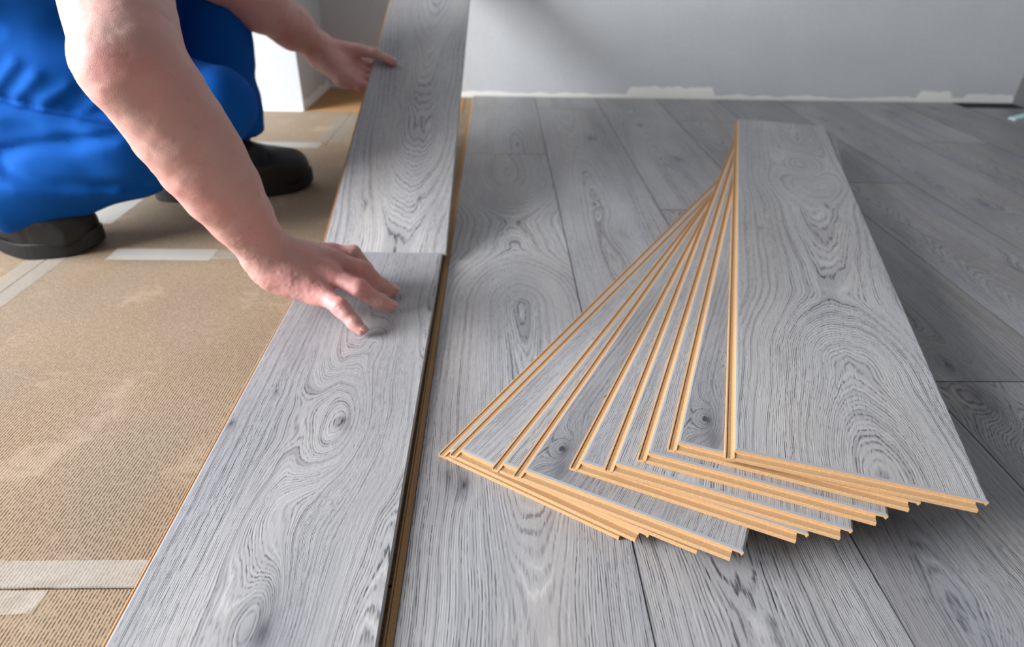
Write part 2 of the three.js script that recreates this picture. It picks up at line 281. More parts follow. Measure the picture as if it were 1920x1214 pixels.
{
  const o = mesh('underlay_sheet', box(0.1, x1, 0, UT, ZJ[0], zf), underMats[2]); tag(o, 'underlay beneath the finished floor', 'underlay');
  for (const [a, b] of [[4, 5], [5, 6], [6, 7]]) { const w = underBoard(x0, 0.1, ZJ[a], ZJ[b], ['tan underlay board beside the camera', 'tan underlay board behind the camera', 'tan underlay board below the rear window'][a - 4], 0); w.userData.group = 'underlay boards'; }
  underBoard(x0, UX - UW, ZJ[1], ZJ[4], 'tan underlay board below the left window', 0); underBoard(x0, -0.419 - UW, ZJ[0], ZJ[1], 'underlay board in the far left corner, tinted paler for brighter light', 2);
}
const tapeClear = new THREE.MeshPhysicalMaterial({ color: 0xe8e6de, transparent: true, opacity: 0.27, roughness: 0.14, clearcoat: 1.0, clearcoatRoughness: 0.06, side: THREE.DoubleSide });
const tapeWhite = new THREE.MeshPhysicalMaterial({ color: 0xd3d0c8, transparent: true, opacity: 0.62, roughness: 0.35, side: THREE.DoubleSide });
function tape(label, xa, xb, za, zb2, m, seed, wr = 0.0006) {
  const nx = Math.max(6, Math.round((xb - xa) / 0.006)), nz = Math.max(6, Math.round((zb2 - za) / 0.006)), g = new THREE.PlaneGeometry(xb - xa, zb2 - za, nx, nz); g.rotateX(-Math.PI / 2);
  const p = g.attributes.position;
  for (let i = 0; i < p.count; i++) { const x = p.getX(i), z = p.getZ(i), a = Math.abs(x) > (xb - xa) / 2 - 1e-5 ? 0.0022 : 0; p.setX(i, x + a * n2(z * 300, seed)); p.setY(i, 0.0004 + wr * Math.max(0, n2(x * 40 + seed, z * 60 + seed) + 0.4 * n2(x * 120, z * 130 + seed))); }
  g.computeVertexNormals();
  const o = mesh('tape_strip', g, m); o.position.set((xa + xb) / 2, UT, (za + zb2) / 2); return tag(o, label, 'tape', 'tape over the underlay joints');
}
tape('wrinkled clear tape over the underlay joint in the bottom left corner', -0.66, -0.283, -0.352, -0.326 + 0.0005, tapeClear, 2, 0.0018);
tape('narrow clear tape remnant just in front of the joint at bottom left', -0.66, -0.355, -0.3235, -0.303, tapeClear, 7, 0.0024);
tape('short white tape strip beside the toe of the near shoe', -0.618, -0.455, -0.958, -0.917, tapeWhite, 5, 0.0003);
tape('clear end of the tape between near shoe and resting wrist', -0.455, -0.30, -0.955, -0.922, tapeClear, 6, 0.0003);
tape('wide clear tape along the underlay joint left of the near shoe', UX - 0.028, UX + 0.028, -0.925, -0.72, tapeClear, 9, 0.0008);
tape('white tape along the underlay joint behind the near shoe', UX - 0.028, UX + 0.028, -1.47, -1.06, tapeWhite, 11, 0.0004);
tape('white tape across the joint behind the far shoe', -0.64, -0.43, -1.578, -1.532, tapeWhite, 13, 0.0003);
tape('clear tape along the joint beside the raised plank', -0.447, -0.391, -1.87, -1.585, tapeClear, 15, 0.0004);

// ------------------------------------------------------------------ the finished floor: rows of planks, parts of the floor
const RX = -0.0741, rowWood = [null, ['floorB', 'floorA'], ['floorA', 'floorE', 'floorC'], ['floorC', 'floorE', 'floorD'], ['floorD', 'floorC', 'floorE'], ['floorE', 'floorD', 'floorA'], ['floorA', 'floorC', 'floorD'], ['floorD', 'floorE', 'floorC'], ['floorC', 'floorD', 'floorA']];
const rowJoint = [-1.479, -0.72, -1.135, -0.593, -1.30, -0.90, -1.62, -1.05, -0.66];      // back end of one plank in each row
for (let i = 0; i < 9; i++) {
  const back = i === 8 ? -2.02 : -2.092;
  let k = 0, zEnd = rowJoint[i];
  const spans = [[zEnd, back]];                       // [front z, back z] of the piece behind the joint
  while (zEnd < 1.6) { spans.push([zEnd + PL, zEnd]); zEnd += PL; }
  for (const [fz, bz] of spans) {
    const L = Math.min(PL, fz - bz), g = new THREE.Group(); g.name = 'floor_plank'; floor.add(g);
    const m = i === 0 ? (k === 0 ? 'firstShort' : k === 1 ? 'firstLong' : 'floorB') : rowWood[i][k % rowWood[i].length];
    if (fz - bz > PL + 0.01) {                       // the piece behind the joint is longer than a plank: two pieces
      const g2 = new THREE.Group(); g2.name = 'floor_plank'; floor.add(g2); fillPlank(g2, WOOD[rowWood[i][1]], fz - bz - PL, 0.0010, floorRimMat); g2.position.set(RX + i * PW, FLY, fz - PL);
    }
    fillPlank(g, WOOD[m], L, 0.0010, floorRimMat); g.position.set(RX + i * PW, FLY, fz); k++;
  }
}

// ------------------------------------------------------------------ loose planks: the row being fitted, the fanned stack
function loosePlank(label, wood, pos, turn = 0, tilt = 0, group) {
  const g = thing('laminate_plank', label, 'plank', pos, group); g.rotation.set(tilt, turn, 0, 'YXZ'); return fillPlank(g, wood, PL, 0.0017, bevelMat, group === 'planks being fitted' ? 0.5 : 1);
}
{
  const tilt1 = 0.0100, tilt2 = 18.79 * Math.PI / 180, jz = -0.905, jy = 0.0280, jx = -0.2705;      // joint of the two planks (top face)
  const z1 = jz + PL * Math.cos(tilt1);
  loosePlank('long grey plank in the foreground on the left, under the resting hand', WOOD.near, [jx - 0.0062, jy - 0.0012 - PL * Math.sin(tilt1) - PT, z1], 0, tilt1, 'planks being fitted');
  loosePlank('grey plank lifted at its far end, gripped by the far hand', WOOD.raised, [jx, jy - PT, jz - 0.001], -0.0126, tilt2, 'planks being fitted');
}
const FAN = [[-0.0561, -0.4675, 32.3, 'fanA'], [-0.0442, -0.459, 32.4, 'fanC'], [-0.0031, -0.4327, 29.6, 'fanA'], [0.0163, -0.4158, 28.2, 'knotFan'], [0.0673, -0.4183, 25.5, 'fanB'], [0.0965, -0.4081, 23.2, 'fanC'], [0.1258, -0.4131, 22.4, 'fanB'], [0.1529, -0.418, 21.6, 'knotFan'], [0.1971, -0.3994, 18.2, 'topFan']];
const fanLabels = ['lowest plank of the fanned stack, its corner furthest left', 'second plank from the bottom of the fanned stack', 'third plank from the bottom of the fanned stack', 'fourth plank of the fanned stack, small round knot near its front left corner',
  'middle plank of the fanned stack, fifth from the bottom', 'fourth plank from the top of the fanned stack', 'third plank from the top of the fanned stack', 'plank just under the top one, round knot at its front left corner', 'top plank of the fanned stack, its whole grey face showing'];
FAN.forEach(([x, z, az, w], i) => {
  const a = -az * Math.PI / 180, c = Math.cos(a), s = Math.sin(a);                     // outer corner of the lips -> corner of the decor
  const lx = LIP, lz = -LIP, px = x + c * lx + s * lz, pz = z - s * lx + c * lz;
  loosePlank(fanLabels[i], WOOD[w], [px, FLY + PT + i * (PT + 0.0001) + 0.0002, pz], a, 0, 'fanned stack of planks');
});
// gap the last row leaves at the back wall; black strip paints its shade
tag(mesh('gap_shade_strip', box(1.478, 1.672, UT, UT + 0.006, -2.1, -2.035), std({ color: 0x17191b, roughness: 0.9 })), 'black strip added for the shade in the gap at the back wall, far right', 'shade strip');
{
  const s = new THREE.Shape([[0, 0], [0.055, 0], [0.055, 0.012], [0, 0.003]].map(([a, b]) => new THREE.Vector2(a, b))), g = new THREE.ExtrudeGeometry(s, { depth: 0.022, bevelEnabled: true, bevelSize: 0.0008, bevelThickness: 0.0008, bevelSegments: 1 });
  const o = mesh('spacer_wedge', g, std({ color: 0xc3e2e6, roughness: 0.35 })); o.position.set(1.513, 0.0134, -1.885); o.rotation.y = 0.25; tag(o, 'small pale blue spacer wedge lying by the right wall', 'wedge');
}

// ------------------------------------------------------------------ the worker
const V = (x, y, z) => [x, y, z];
const dist = (a, b) => Math.hypot(a[0] - b[0], a[1] - b[1], a[2] - b[2]);
const mix3 = (a, b, t) => [a[0] + (b[0] - a[0]) * t, a[1] + (b[1] - a[1]) * t, a[2] + (b[2] - a[2]) * t];
function bone(a, b, ra, rb, k = 0.02) { return { a, b, ra, rb, k, d: [b[0] - a[0], b[1] - a[1], b[2] - a[2]], l2: Math.max(1e-9, dist(a, b) ** 2) }; }
function bdist(q, x, y, z) {
  const px = x - q.a[0], py = y - q.a[1], pz = z - q.a[2]; let t = (px * q.d[0] + py * q.d[1] + pz * q.d[2]) / q.l2; t = t < 0 ? 0 : t > 1 ? 1 : t;
  const ex = px - q.d[0] * t, ey = py - q.d[1] * t, ez = pz - q.d[2] * t; return Math.sqrt(ex * ex + ey * ey + ez * ez) - (q.ra + (q.rb - q.ra) * t);
}
function smin(a, b, k) { const h = Math.max(k - Math.abs(a - b), 0) / k; return Math.min(a, b) - h * h * k * 0.25; }
function field(bones) { return (x, y, z) => { let d = 1; for (const q of bones) d = smin(d, bdist(q, x, y, z), q.k); return d; }; }
function near(bones, lo, hi, pad = 0.06) {
  return bones.filter((q) => [0, 1, 2].every((i) => Math.max(q.a[i] + q.ra, q.b[i] + q.rb) > lo[i] - pad && Math.min(q.a[i] - q.ra, q.b[i] - q.rb) < hi[i] + pad));
}
// surface nets: a smooth mesh of the zero level of f inside a box
function nets(f, lo, hi, h) {
  const n = [0, 1, 2].map((i) => Math.ceil((hi[i] - lo[i]) / h) + 1), [nx, ny, nz] = n, val = new Float32Array(nx * ny * nz), id = new Int32Array(nx * ny * nz).fill(-1), at = (i, j, k) => i + nx * (j + ny * k);
  for (let k = 0; k < nz; k++) for (let j = 0; j < ny; j++) for (let i = 0; i < nx; i++) val[at(i, j, k)] = f(lo[0] + i * h, lo[1] + j * h, lo[2] + k * h);
  const pos = [], idx = [], E = [[0, 1], [2, 3], [4, 5], [6, 7], [0, 2], [1, 3], [4, 6], [5, 7], [0, 4], [1, 5], [2, 6], [3, 7]];
  for (let k = 0; k < nz - 1; k++) for (let j = 0; j < ny - 1; j++) for (let i = 0; i < nx - 1; i++) {
    const c = [0, 1, 2, 3, 4, 5, 6, 7].map((m) => val[at(i + (m & 1), j + (m >> 1 & 1), k + (m >> 2))]); let s = 0, x = 0, y = 0, z = 0, neg = 0;
    for (const v of c) if (v < 0) neg++;
    if (neg === 0 || neg === 8) continue;
    for (const [a, b] of E) if ((c[a] < 0) !== (c[b] < 0)) { const t = c[a] / (c[a] - c[b]); x += (a & 1) + t * ((b & 1) - (a & 1)); y += (a >> 1 & 1) + t * ((b >> 1 & 1) - (a >> 1 & 1)); z += (a >> 2) + t * ((b >> 2) - (a >> 2)); s++; }
    id[at(i, j, k)] = pos.length / 3; pos.push(lo[0] + (i + x / s) * h, lo[1] + (j + y / s) * h, lo[2] + (k + z / s) * h);
  }
  const quad = (a, b, c, d, flip) => { if (a < 0 || b < 0 || c < 0 || d < 0) return; flip ? idx.push(a, c, b, a, d, c) : idx.push(a, b, c, a, c, d); };
  for (let k = 1; k < nz - 1; k++) for (let j = 1; j < ny - 1; j++) for (let i = 1; i < nx - 1; i++) {
    const v = val[at(i, j, k)] < 0;
    if (v !== val[at(i + 1, j, k)] < 0) quad(id[at(i, j - 1, k - 1)], id[at(i, j, k - 1)], id[at(i, j, k)], id[at(i, j - 1, k)], !v);
    if (v !== val[at(i, j + 1, k)] < 0) quad(id[at(i - 1, j, k - 1)], id[at(i - 1, j, k)], id[at(i, j, k)], id[at(i, j, k - 1)], !v);
    if (v !== val[at(i, j, k + 1)] < 0) quad(id[at(i - 1, j - 1, k)], id[at(i, j - 1, k)], id[at(i, j, k)], id[at(i - 1, j, k)], !v);
  }
  const g = new THREE.BufferGeometry(), P = new Float32Array(pos), Nn = new Float32Array(P.length), e = h * 0.7;
  for (let i = 0; i < P.length; i += 3) {
    const x = P[i], y = P[i + 1], z = P[i + 2], a = f(x + e, y, z) - f(x - e, y, z), b = f(x, y + e, z) - f(x, y - e, z), c = f(x, y, z + e) - f(x, y, z - e), l = Math.hypot(a, b, c) || 1;
    Nn[i] = a / l; Nn[i + 1] = b / l; Nn[i + 2] = c / l;
  }
  g.setAttribute('position', new THREE.BufferAttribute(P, 3)); g.setAttribute('normal', new THREE.BufferAttribute(Nn, 3)); g.setIndex(idx); return g;
}
function posUv(g, size) {                 // a skewed projection that keeps fine relief at its real size
  const p = g.attributes.position, uv = new Float32Array(p.count * 2);
  for (let i = 0; i < p.count; i++) { uv[2 * i] = (p.getX(i) + 0.55 * p.getZ(i)) / size; uv[2 * i + 1] = (p.getY(i) - 0.5 * p.getZ(i) + 0.2 * p.getX(i)) / size; }
  g.setAttribute('uv', new THREE.BufferAttribute(uv, 2)); return g;
}
function reliefTex(N, f) { const d = new Uint8Array(N * N * 4); for (let j = 0; j < N; j++) for (let i = 0; i < N; i++) { const v = clamp(128 + 110 * f(i, j), 0, 255), k = 4 * (j * N + i); d[k] = d[k + 1] = d[k + 2] = v; d[k + 3] = 255; } return dataTex(d, N, N, false); }
const weaveTex = reliefTex(512, (i, j) => 0.35 * Math.sin((i + j) * Math.PI / 4) + 0.3 * n2(i / 2, j / 9) + 0.3 * n2(i / 9, j / 2) + 0.3 * n2(i / 30, j / 30));
const poreTex = reliefTex(512, (i, j) => 0.5 * n2(i / 4, j / 4) - 0.6 * sstep(0.75, 0.98, 1 - Math.abs(n2(i / 16, j / 16))) + 0.35 * n2(i / 40, j / 40));
const person = thing('person', 'worker in blue overalls and black shoes crouching to fit a plank', 'person', [-0.8, 0, -1.1]);
const local = (g) => g.translate(0.8, 0, 1.1);

// skeleton, in metres in the room
const J = {
  rSh: V(-0.455, 0.525, -0.875), rEl: V(-0.352, 0.345, -0.659), rWr: V(-0.2895, 0.1045, -0.7345),
  lSh: V(-0.66, 0.62, -1.18), lEl: V(-0.499, 0.398, -1.272), lWr: V(-0.385, 0.238, -1.487),
  neck: V(-0.535, 0.625, -1.03), head: V(-0.42, 0.725, -1.0), chest: V(-0.595, 0.50, -1.06), waist: V(-0.74, 0.39, -1.12), pelvis: V(-0.885, 0.31, -1.14),
  rHip: V(-0.87, 0.285, -1.055), rKn: V(-0.452, 0.212, -1.046), rAn: V(-0.79, 0.118, -0.985), lHip: V(-0.90, 0.33, -1.24), lKn: V(-0.545, 0.465, -1.42), lAn: V(-0.525, 0.10, -1.23),
};
const skinBones = [
  bone(J.rSh, mix3(J.rSh, J.rEl, 0.5), 0.062, 0.056, 0.04), bone(mix3(J.rSh, J.rEl, 0.5), J.rEl, 0.056, 0.0485, 0.03),
  ...[0, 0.15, 0.3, 0.45, 0.6, 0.75, 0.9].map((t, i) => { const R = [0.0435, 0.0462, 0.0470, 0.0458, 0.0420, 0.0358, 0.0298, 0.0262], t2 = i < 6 ? t + 0.15 : 1; return bone(mix3(J.rEl, J.rWr, t), mix3(J.rEl, J.rWr, t2), R[i], R[i + 1], 0.012); }),
  bone(V(-0.366, 0.350, -0.636), V(-0.360, 0.33, -0.630), 0.015, 0.012, 0.03), bone(V(-0.3, 0.117, -0.726), V(-0.297, 0.112, -0.722), 0.015, 0.014, 0.012),
  bone(J.lSh, mix3(J.lSh, J.lEl, 0.5), 0.062, 0.054, 0.04), bone(mix3(J.lSh, J.lEl, 0.5), J.lEl, 0.054, 0.046, 0.03), bone(J.lEl, mix3(J.lEl, J.lWr, 0.35), 0.046, 0.051, 0.03), bone(mix3(J.lEl, J.lWr, 0.35), mix3(J.lEl, J.lWr, 0.7), 0.051, 0.038, 0.03), bone(mix3(J.lEl, J.lWr, 0.7), J.lWr, 0.038, 0.0285, 0.03),
  bone(J.neck, J.head, 0.056, 0.05, 0.03), bone(J.chest, J.neck, 0.11, 0.06, 0.05), bone(J.rSh, J.lSh, 0.06, 0.06, 0.06), bone(J.waist, J.chest, 0.11, 0.12, 0.06), bone(J.pelvis, J.waist, 0.12, 0.11, 0.06),
  bone(J.rHip, J.rKn, 0.07, 0.05, 0.04), bone(J.rKn, J.rAn, 0.045, 0.035, 0.03), bone(J.lHip, J.lKn, 0.07, 0.05, 0.04), bone(J.lKn, J.lAn, 0.045, 0.035, 0.03),
];
const fingers = [], nails = [];
function finger(pts, radii, up) {
  for (let i = 0; i < pts.length - 1; i++) fingers.push(bone(pts[i], pts[i + 1], radii[i], radii[i + 1], i ? 0.004 : 0.007));
  nails.push([pts[pts.length - 2], pts[pts.length - 1], radii[radii.length - 1], up]);
}
// right hand, resting on the plank
const H = { im: V(-0.226, 0.079, -0.790), mm: V(-0.216, 0.083, -0.762), rm: V(-0.214, 0.0755, -0.735), pm: V(-0.2225, 0.0615, -0.709) };
const palmBones = [
  bone(J.rWr, H.im, 0.0235, 0.0135, 0.016), bone(J.rWr, H.mm, 0.0235, 0.0135, 0.016), bone(J.rWr, H.rm, 0.0225, 0.0130, 0.016), bone(V(-0.2865, 0.096, -0.725), H.pm, 0.023, 0.0125, 0.016),
  bone(V(-0.279, 0.079, -0.722), V(-0.238, 0.058, -0.716), 0.021, 0.012, 0.016), bone(V(-0.277, 0.085, -0.757), V(-0.245, 0.058, -0.785), 0.018, 0.015, 0.014),
];
finger([H.im, V(-0.196, 0.0785, -0.795), V(-0.179, 0.055, -0.792), V(-0.176, 0.037, -0.789)], [0.0115, 0.0100, 0.0090, 0.0078], V(0.6, 0.7, 0));
finger([H.mm, V(-0.180, 0.071, -0.7615), V(-0.157, 0.046, -0.766), V(-0.1425, 0.0355, -0.7675)], [0.0124, 0.0113, 0.0101, 0.0085], V(0.5, 0.85, 0.05));
finger([H.rm, V(-0.1755, 0.0665, -0.7165), V(-0.1525, 0.0440, -0.7225), V(-0.1395, 0.0355, -0.7245)], [0.0122, 0.0110, 0.0099, 0.0084], V(0.5, 0.85, 0.05));
finger([H.pm, V(-0.1945, 0.0575, -0.6855), V(-0.1765, 0.0420, -0.6735), V(-0.1665, 0.0345, -0.6675)], [0.0120, 0.0104, 0.0093, 0.0078], V(0.4, 0.85, 0.3));
finger([V(-0.245, 0.058, -0.785), V(-0.264, 0.049, -0.774), V(-0.2785, 0.0400, -0.7565)], [0.0135, 0.0115, 0.0092], V(-0.3, 0.2, 0.9));
// left hand, gripping the edge of the raised plank: thumb on top, fingers below
const edge = (s, off = 0, dx = 0) => V(-0.2705 + 0.0119 * s + dx, 0.0280 + 0.3221 * s + off * 0.9466, -0.906 - 0.9466 * s + off * 0.3221);
const G = [0.598, 0.572, 0.546, 0.522].map((s, i) => edge(s, -0.017 - 0.002 * i, -0.031 + 0.003 * i));
const palmBonesL = [
  ...G.map((g, i) => bone(mix3(J.lWr, edge(0.56, -0.02, -0.1), 0.25 + 0.05 * i), g, 0.021, 0.0125, 0.016)), bone(J.lWr, edge(0.575, -0.012, -0.065), 0.0265, 0.022, 0.02), bone(J.lWr, edge(0.54, -0.018, -0.06), 0.024, 0.018, 0.02),
  bone(edge(0.61, 0.012, -0.075), edge(0.60, 0.016, -0.032), 0.018, 0.0125, 0.014),
];
G.forEach((g, i) => finger([g, edge(0.596 - 0.026 * i, -0.0195, -0.004), edge(0.594 - 0.026 * i, -0.0185, 0.028 - 0.003 * i), edge(0.592 - 0.026 * i, -0.0170, 0.048 - 0.004 * i)], [0.0115, 0.0100, 0.0090, 0.0080], V(0, -1, -0.3)));
finger([edge(0.60, 0.016, -0.032), edge(0.585, 0.0165, 0.006), edge(0.566, 0.0088, 0.042)], [0.0125, 0.0110, 0.0086], V(0.2, 0.95, 0.2));

const allSkin = [...skinBones, ...palmBones, ...palmBonesL, ...fingers];
const skinNoise = (x, y, z) => 0.0009 * n3(x * 70, y * 70, z * 70) + 0.00035 * n3(x * 260, y * 260, z * 260);
// shallow tendon ridges, knuckle creases on the resting hand
const tendons = [[H.im, J.rWr], [H.mm, J.rWr], [H.rm, J.rWr], [H.pm, V(-0.2865, 0.1, -0.725)]].map(([a, b]) => bone(a, mix3(a, b, 0.62), 0.012, 0.0165, 0.01));
const creases = [];
for (const q of fingers) creases.push(q.a);
function skinField(bones, detail) {
  const base = field(bones), kn = detail ? [H.im, H.mm, H.rm, H.pm, V(-0.180, 0.071, -0.7615), V(-0.1755, 0.0665, -0.7165), V(-0.1945, 0.0575, -0.6855)] : [];
  return (x, y, z) => {
    let d = base(x, y, z); if (Math.abs(d) > 0.03) return d;
    if (detail) {
      for (const t of tendons) { const e = bdist(t, x, y, z); d -= 0.0011 * Math.exp(-((e - 0.003) ** 2) / 0.000012); }
      for (let i = 0; i < kn.length; i++) { const w = dist(kn[i], [x, y, z]), near2 = Math.exp(-w * w / 0.00022); d += near2 * (-0.0016 + (i > 3 ? 0.0007 * Math.sin((x * 0.8 + z * 0.2 - y * 0.5) * 2600) : 0.0004 * n3(x * 300, y * 300, z * 300))); }
    }
    return d + skinNoise(x, y, z);
  };
}
// head with face, out of the frame
const hd = J.head, face = new THREE.Vector3(0.80, -0.55, 0.05).normalize(), crown = new THREE.Vector3(0.55, 0.83, 0).normalize(), side = new THREE.Vector3().crossVectors(face, crown).normalize(); crown.crossVectors(side, face);
const hp = (f, u, s) => V(hd[0] + face.x * f + crown.x * u + side.x * s, hd[1] + face.y * f + crown.y * u + side.y * s, hd[2] + face.z * f + crown.z * u + side.z * s);
const headBones = [
  bone(hp(0.02, 0.035, 0), hp(-0.035, 0.03, 0), 0.078, 0.080, 0.03), bone(hp(0.045, -0.01, 0), hp(0.05, -0.07, 0), 0.062, 0.036, 0.04), bone(hp(0.098, 0.015, 0), hp(0.115, -0.022, 0), 0.008, 0.0125, 0.014), bone(hp(0.085, 0.035, -0.03), hp(0.085, 0.035, 0.03), 0.013, 0.013, 0.012),
  bone(hp(0.088, -0.052, -0.016), hp(0.088, -0.052, 0.016), 0.0075, 0.0075, 0.008), bone(hp(0.0, 0.01, 0.079), hp(0.0, -0.025, 0.076), 0.015, 0.009, 0.008), bone(hp(0.0, 0.01, -0.079), hp(0.0, -0.025, -0.076), 0.015, 0.009, 0.008),
];
allSkin.push(...headBones);
const boxes = [
  [V(-0.305, 0.015, -0.825), V(-0.115, 0.15, -0.64), 0.0021, true], [V(-0.46, 0.10, -0.80), V(-0.25, 0.47, -0.56), 0.005, false], [V(-0.56, 0.40, -1.0), V(-0.33, 0.64, -0.60), 0.008, false],
  [V(-0.42, 0.13, -1.56), V(-0.19, 0.31, -1.34), 0.0028, false], [V(-0.57, 0.19, -1.53), V(-0.36, 0.48, -1.19), 0.005, false], [V(-0.60, 0.60, -1.13), V(-0.28, 0.87, -0.88), 0.0045, false],
  [V(-1.06, 0.04, -1.52), V(-0.36, 0.74, -0.88), 0.016, false],
];
const bodyGeo = local(mergeGeometries(boxes.map(([lo, hi, h, detail]) => nets(skinField(near(allSkin, lo, hi), detail), lo.map((v) => v - h * 2), hi.map((v) => v + h * 2), h))));
{
  const p = bodyGeo.attributes.position, col = new Float32Array(p.count * 3), hot = [H.im, H.mm, H.rm, H.pm, V(-0.180, 0.071, -0.7615), V(-0.1755, 0.0665, -0.7165), V(-0.1945, 0.0575, -0.6855), ...G].map((q) => [q, 0.016]).concat(fingers.filter((q) => q.rb < 0.0082).map((q) => [q.b, 0.010]));
  for (let i = 0; i < p.count; i++) {
    const x = p.getX(i) - 0.8, y = p.getY(i), z = p.getZ(i) - 1.1; let red = 0;
    for (const [q, w] of hot) { const e = dist(q, [x, y, z]) / w; if (e < 3) red = Math.max(red, Math.exp(-e * e * 0.8)); }
    const m = 0.5 * n3(x * 26, y * 26, z * 26) + 0.35 * n3(x * 75, y * 75, z * 75), f = 1 + 0.05 * m;
    const spot = n3(x * 240 + 7, y * 240, z * 240) > 0.86 ? 0.88 : 1;
    col[3 * i] = 0.62 * f * spot; col[3 * i + 1] = (0.335 - 0.075 * m - 0.09 * red) * f * spot; col[3 * i + 2] = (0.295 - 0.06 * m - 0.06 * red) * f * spot;
  }
  bodyGeo.setAttribute('color', new THREE.BufferAttribute(col, 3));
}
mesh('body', posUv(bodyGeo, 0.06), new THREE.MeshPhysicalMaterial({ vertexColors: true, bumpMap: poreTex, bumpScale: 0.00025, roughness: 0.52, sheen: 0.15, sheenRoughness: 0.6, sheenColor: new THREE.Color(0.9, 0.75, 0.7) }), person);
{ // finger nails
  const nm = std({ color: 0xcf9a8c, roughness: 0.3 });
  for (const [a, b, r, up] of nails) {
    const g = new THREE.SphereGeometry(1, 12, 8); g.scale(r * 0.66, r * 0.17, r * 0.85);
    const o = mesh('fingernail', g, nm, person), dir = new THREE.Vector3(b[0] - a[0], b[1] - a[1], b[2] - a[2]).normalize(), u = new THREE.Vector3(...up); u.addScaledVector(dir, -u.dot(dir)).normalize();
    o.quaternion.setFromRotationMatrix(new THREE.Matrix4().makeBasis(new THREE.Vector3().crossVectors(u, dir), u, dir));
    o.position.set(b[0] + 0.8 + dir.x * r * 0.25 + u.x * r * 0.86, b[1] + dir.y * r * 0.25 + u.y * r * 0.86, b[2] + 1.1 + dir.z * r * 0.25 + u.z * r * 0.86);
  }
}
{ // hair, eyes
  const hairF = (x, y, z) => {
    const q = [x - hd[0], y - hd[1], z - hd[2]], f = q[0] * face.x + q[1] * face.y + q[2] * face.z, u = q[0] * crown.x + q[1] * crown.y + q[2] * crown.z;
    return Math.max(bdist(headBones[0], x, y, z) - 0.009 - 0.003 * n3(x * 60, y * 60, z * 60), f - 0.055 - 0.3 * (u - 0.06), -u - 0.02 + 0.5 * Math.max(0, f));
  };
  const lo = V(hd[0] - 0.15, hd[1] - 0.12, hd[2] - 0.13), hi = V(hd[0] + 0.15, hd[1] + 0.16, hd[2] + 0.13);
  mesh('hair', local(nets(hairF, lo, hi, 0.006)), std({ color: 0x3a2a1e, roughness: 0.7 }), person);
  for (const s of [-1, 1]) { const e = hp(0.083, 0.012, 0.031 * s), g = new THREE.SphereGeometry(0.0115, 16, 12); const o = mesh('eye', g, std({ color: 0xe9e6e0, roughness: 0.2 }), person); o.position.set(e[0] + 0.8, e[1], e[2] + 1.1); }
}
// overalls
const hemR = V(-0.752, 0.092, -0.958);
const clothBones = [
  bone(J.rHip, mix3(J.rHip, J.rKn, 0.5), 0.115, 0.098, 0.05), bone(mix3(J.rHip, J.rKn, 0.5), J.rKn, 0.098, 0.066, 0.03),
  bone(V(-0.466, 0.192, -1.035), mix3(J.rKn, hemR, 0.45), 0.052, 0.074, 0.018), bone(mix3(J.rKn, hemR, 0.45), hemR, 0.074, 0.066, 0.018),
  bone(J.lHip, mix3(J.lHip, J.lKn, 0.5), 0.11, 0.092, 0.05), bone(mix3(J.lHip, J.lKn, 0.5), J.lKn, 0.092, 0.072, 0.03), bone(J.lKn, V(-0.524, 0.18, -1.26), 0.072, 0.070, 0.03), bone(V(-0.524, 0.18, -1.26), V(-0.520, 0.125, -1.24), 0.070, 0.071, 0.02),
  bone(V(-0.86, 0.20, -1.02), V(-0.66, 0.165, -1.0), 0.085, 0.07, 0.02), bone(V(-0.94, 0.27, -1.11), V(-0.93, 0.27, -1.2), 0.11, 0.11, 0.05), bone(V(-0.68, 0.42, -1.20), V(-0.60, 0.40, -1.33), 0.09, 0.075, 0.03),
  ...[bone(J.pelvis, J.waist, 0.148, 0.146, 0.06), bone(J.waist, J.chest, 0.146, 0.158, 0.06)].map((q) => Object.assign(q, { torso: true })),
];
const lHemY = 0.115, legBase = field(clothBones.filter((q) => !q.torso)), torsoBase = field(clothBones.filter((q) => q.torso));
const shinDir = new THREE.Vector3(hemR[0] - J.rKn[0], hemR[1] - J.rKn[1], hemR[2] - J.rKn[2]).normalize();
const ankle = new THREE.Vector3(...hemR).addScaledVector(shinDir, 0.03);
const FOLDS = [                          // [height, width, line] of the drawn folds, in metres
  [0.010, 0.016, [[-0.744, 0.228, -0.979], [-0.658, 0.216, -0.969], [-0.603, 0.206, -0.961], [-0.552, 0.192, -0.95]]], [-0.008, 0.009, [[-0.744, 0.243, -0.979], [-0.658, 0.231, -0.969], [-0.603, 0.221, -0.961], [-0.552, 0.205, -0.95]]],
  [-0.012, 0.010, [[-0.744, 0.166, -0.936], [-0.681, 0.180, -0.944], [-0.611, 0.186, -0.947], [-0.552, 0.194, -0.953], [-0.48, 0.20, -0.97]]], [-0.009, 0.009, [[-0.736, 0.165, -0.938], [-0.712, 0.142, -0.923], [-0.658, 0.127, -0.912], [-0.603, 0.118, -0.904], [-0.548, 0.115, -0.9]]],
  [0.008, 0.011, [[-0.736, 0.150, -0.938], [-0.70, 0.128, -0.92], [-0.64, 0.113, -0.905], [-0.58, 0.106, -0.90]]],
  [0.007, 0.010, [[-0.713, 0.250, -0.985], [-0.675, 0.288, -1.005]]], [0.007, 0.010, [[-0.685, 0.243, -0.98], [-0.648, 0.272, -0.996]]], [0.006, 0.009, [[-0.653, 0.235, -0.973], [-0.612, 0.258, -0.985]]], [0.006, 0.009, [[-0.606, 0.222, -0.964], [-0.56, 0.248, -0.978]]],
  [0.008, 0.012, [[-0.80, 0.30, -0.99], [-0.72, 0.34, -1.01], [-0.66, 0.40, -1.0]]], [-0.008, 0.012, [[-0.84, 0.24, -0.96], [-0.76, 0.29, -0.99], [-0.70, 0.33, -1.0]]],
].map(([h, w, pts]) => [h, w, pts.slice(1).map((q, i) => bone(pts[i], q, 0, 0))]);
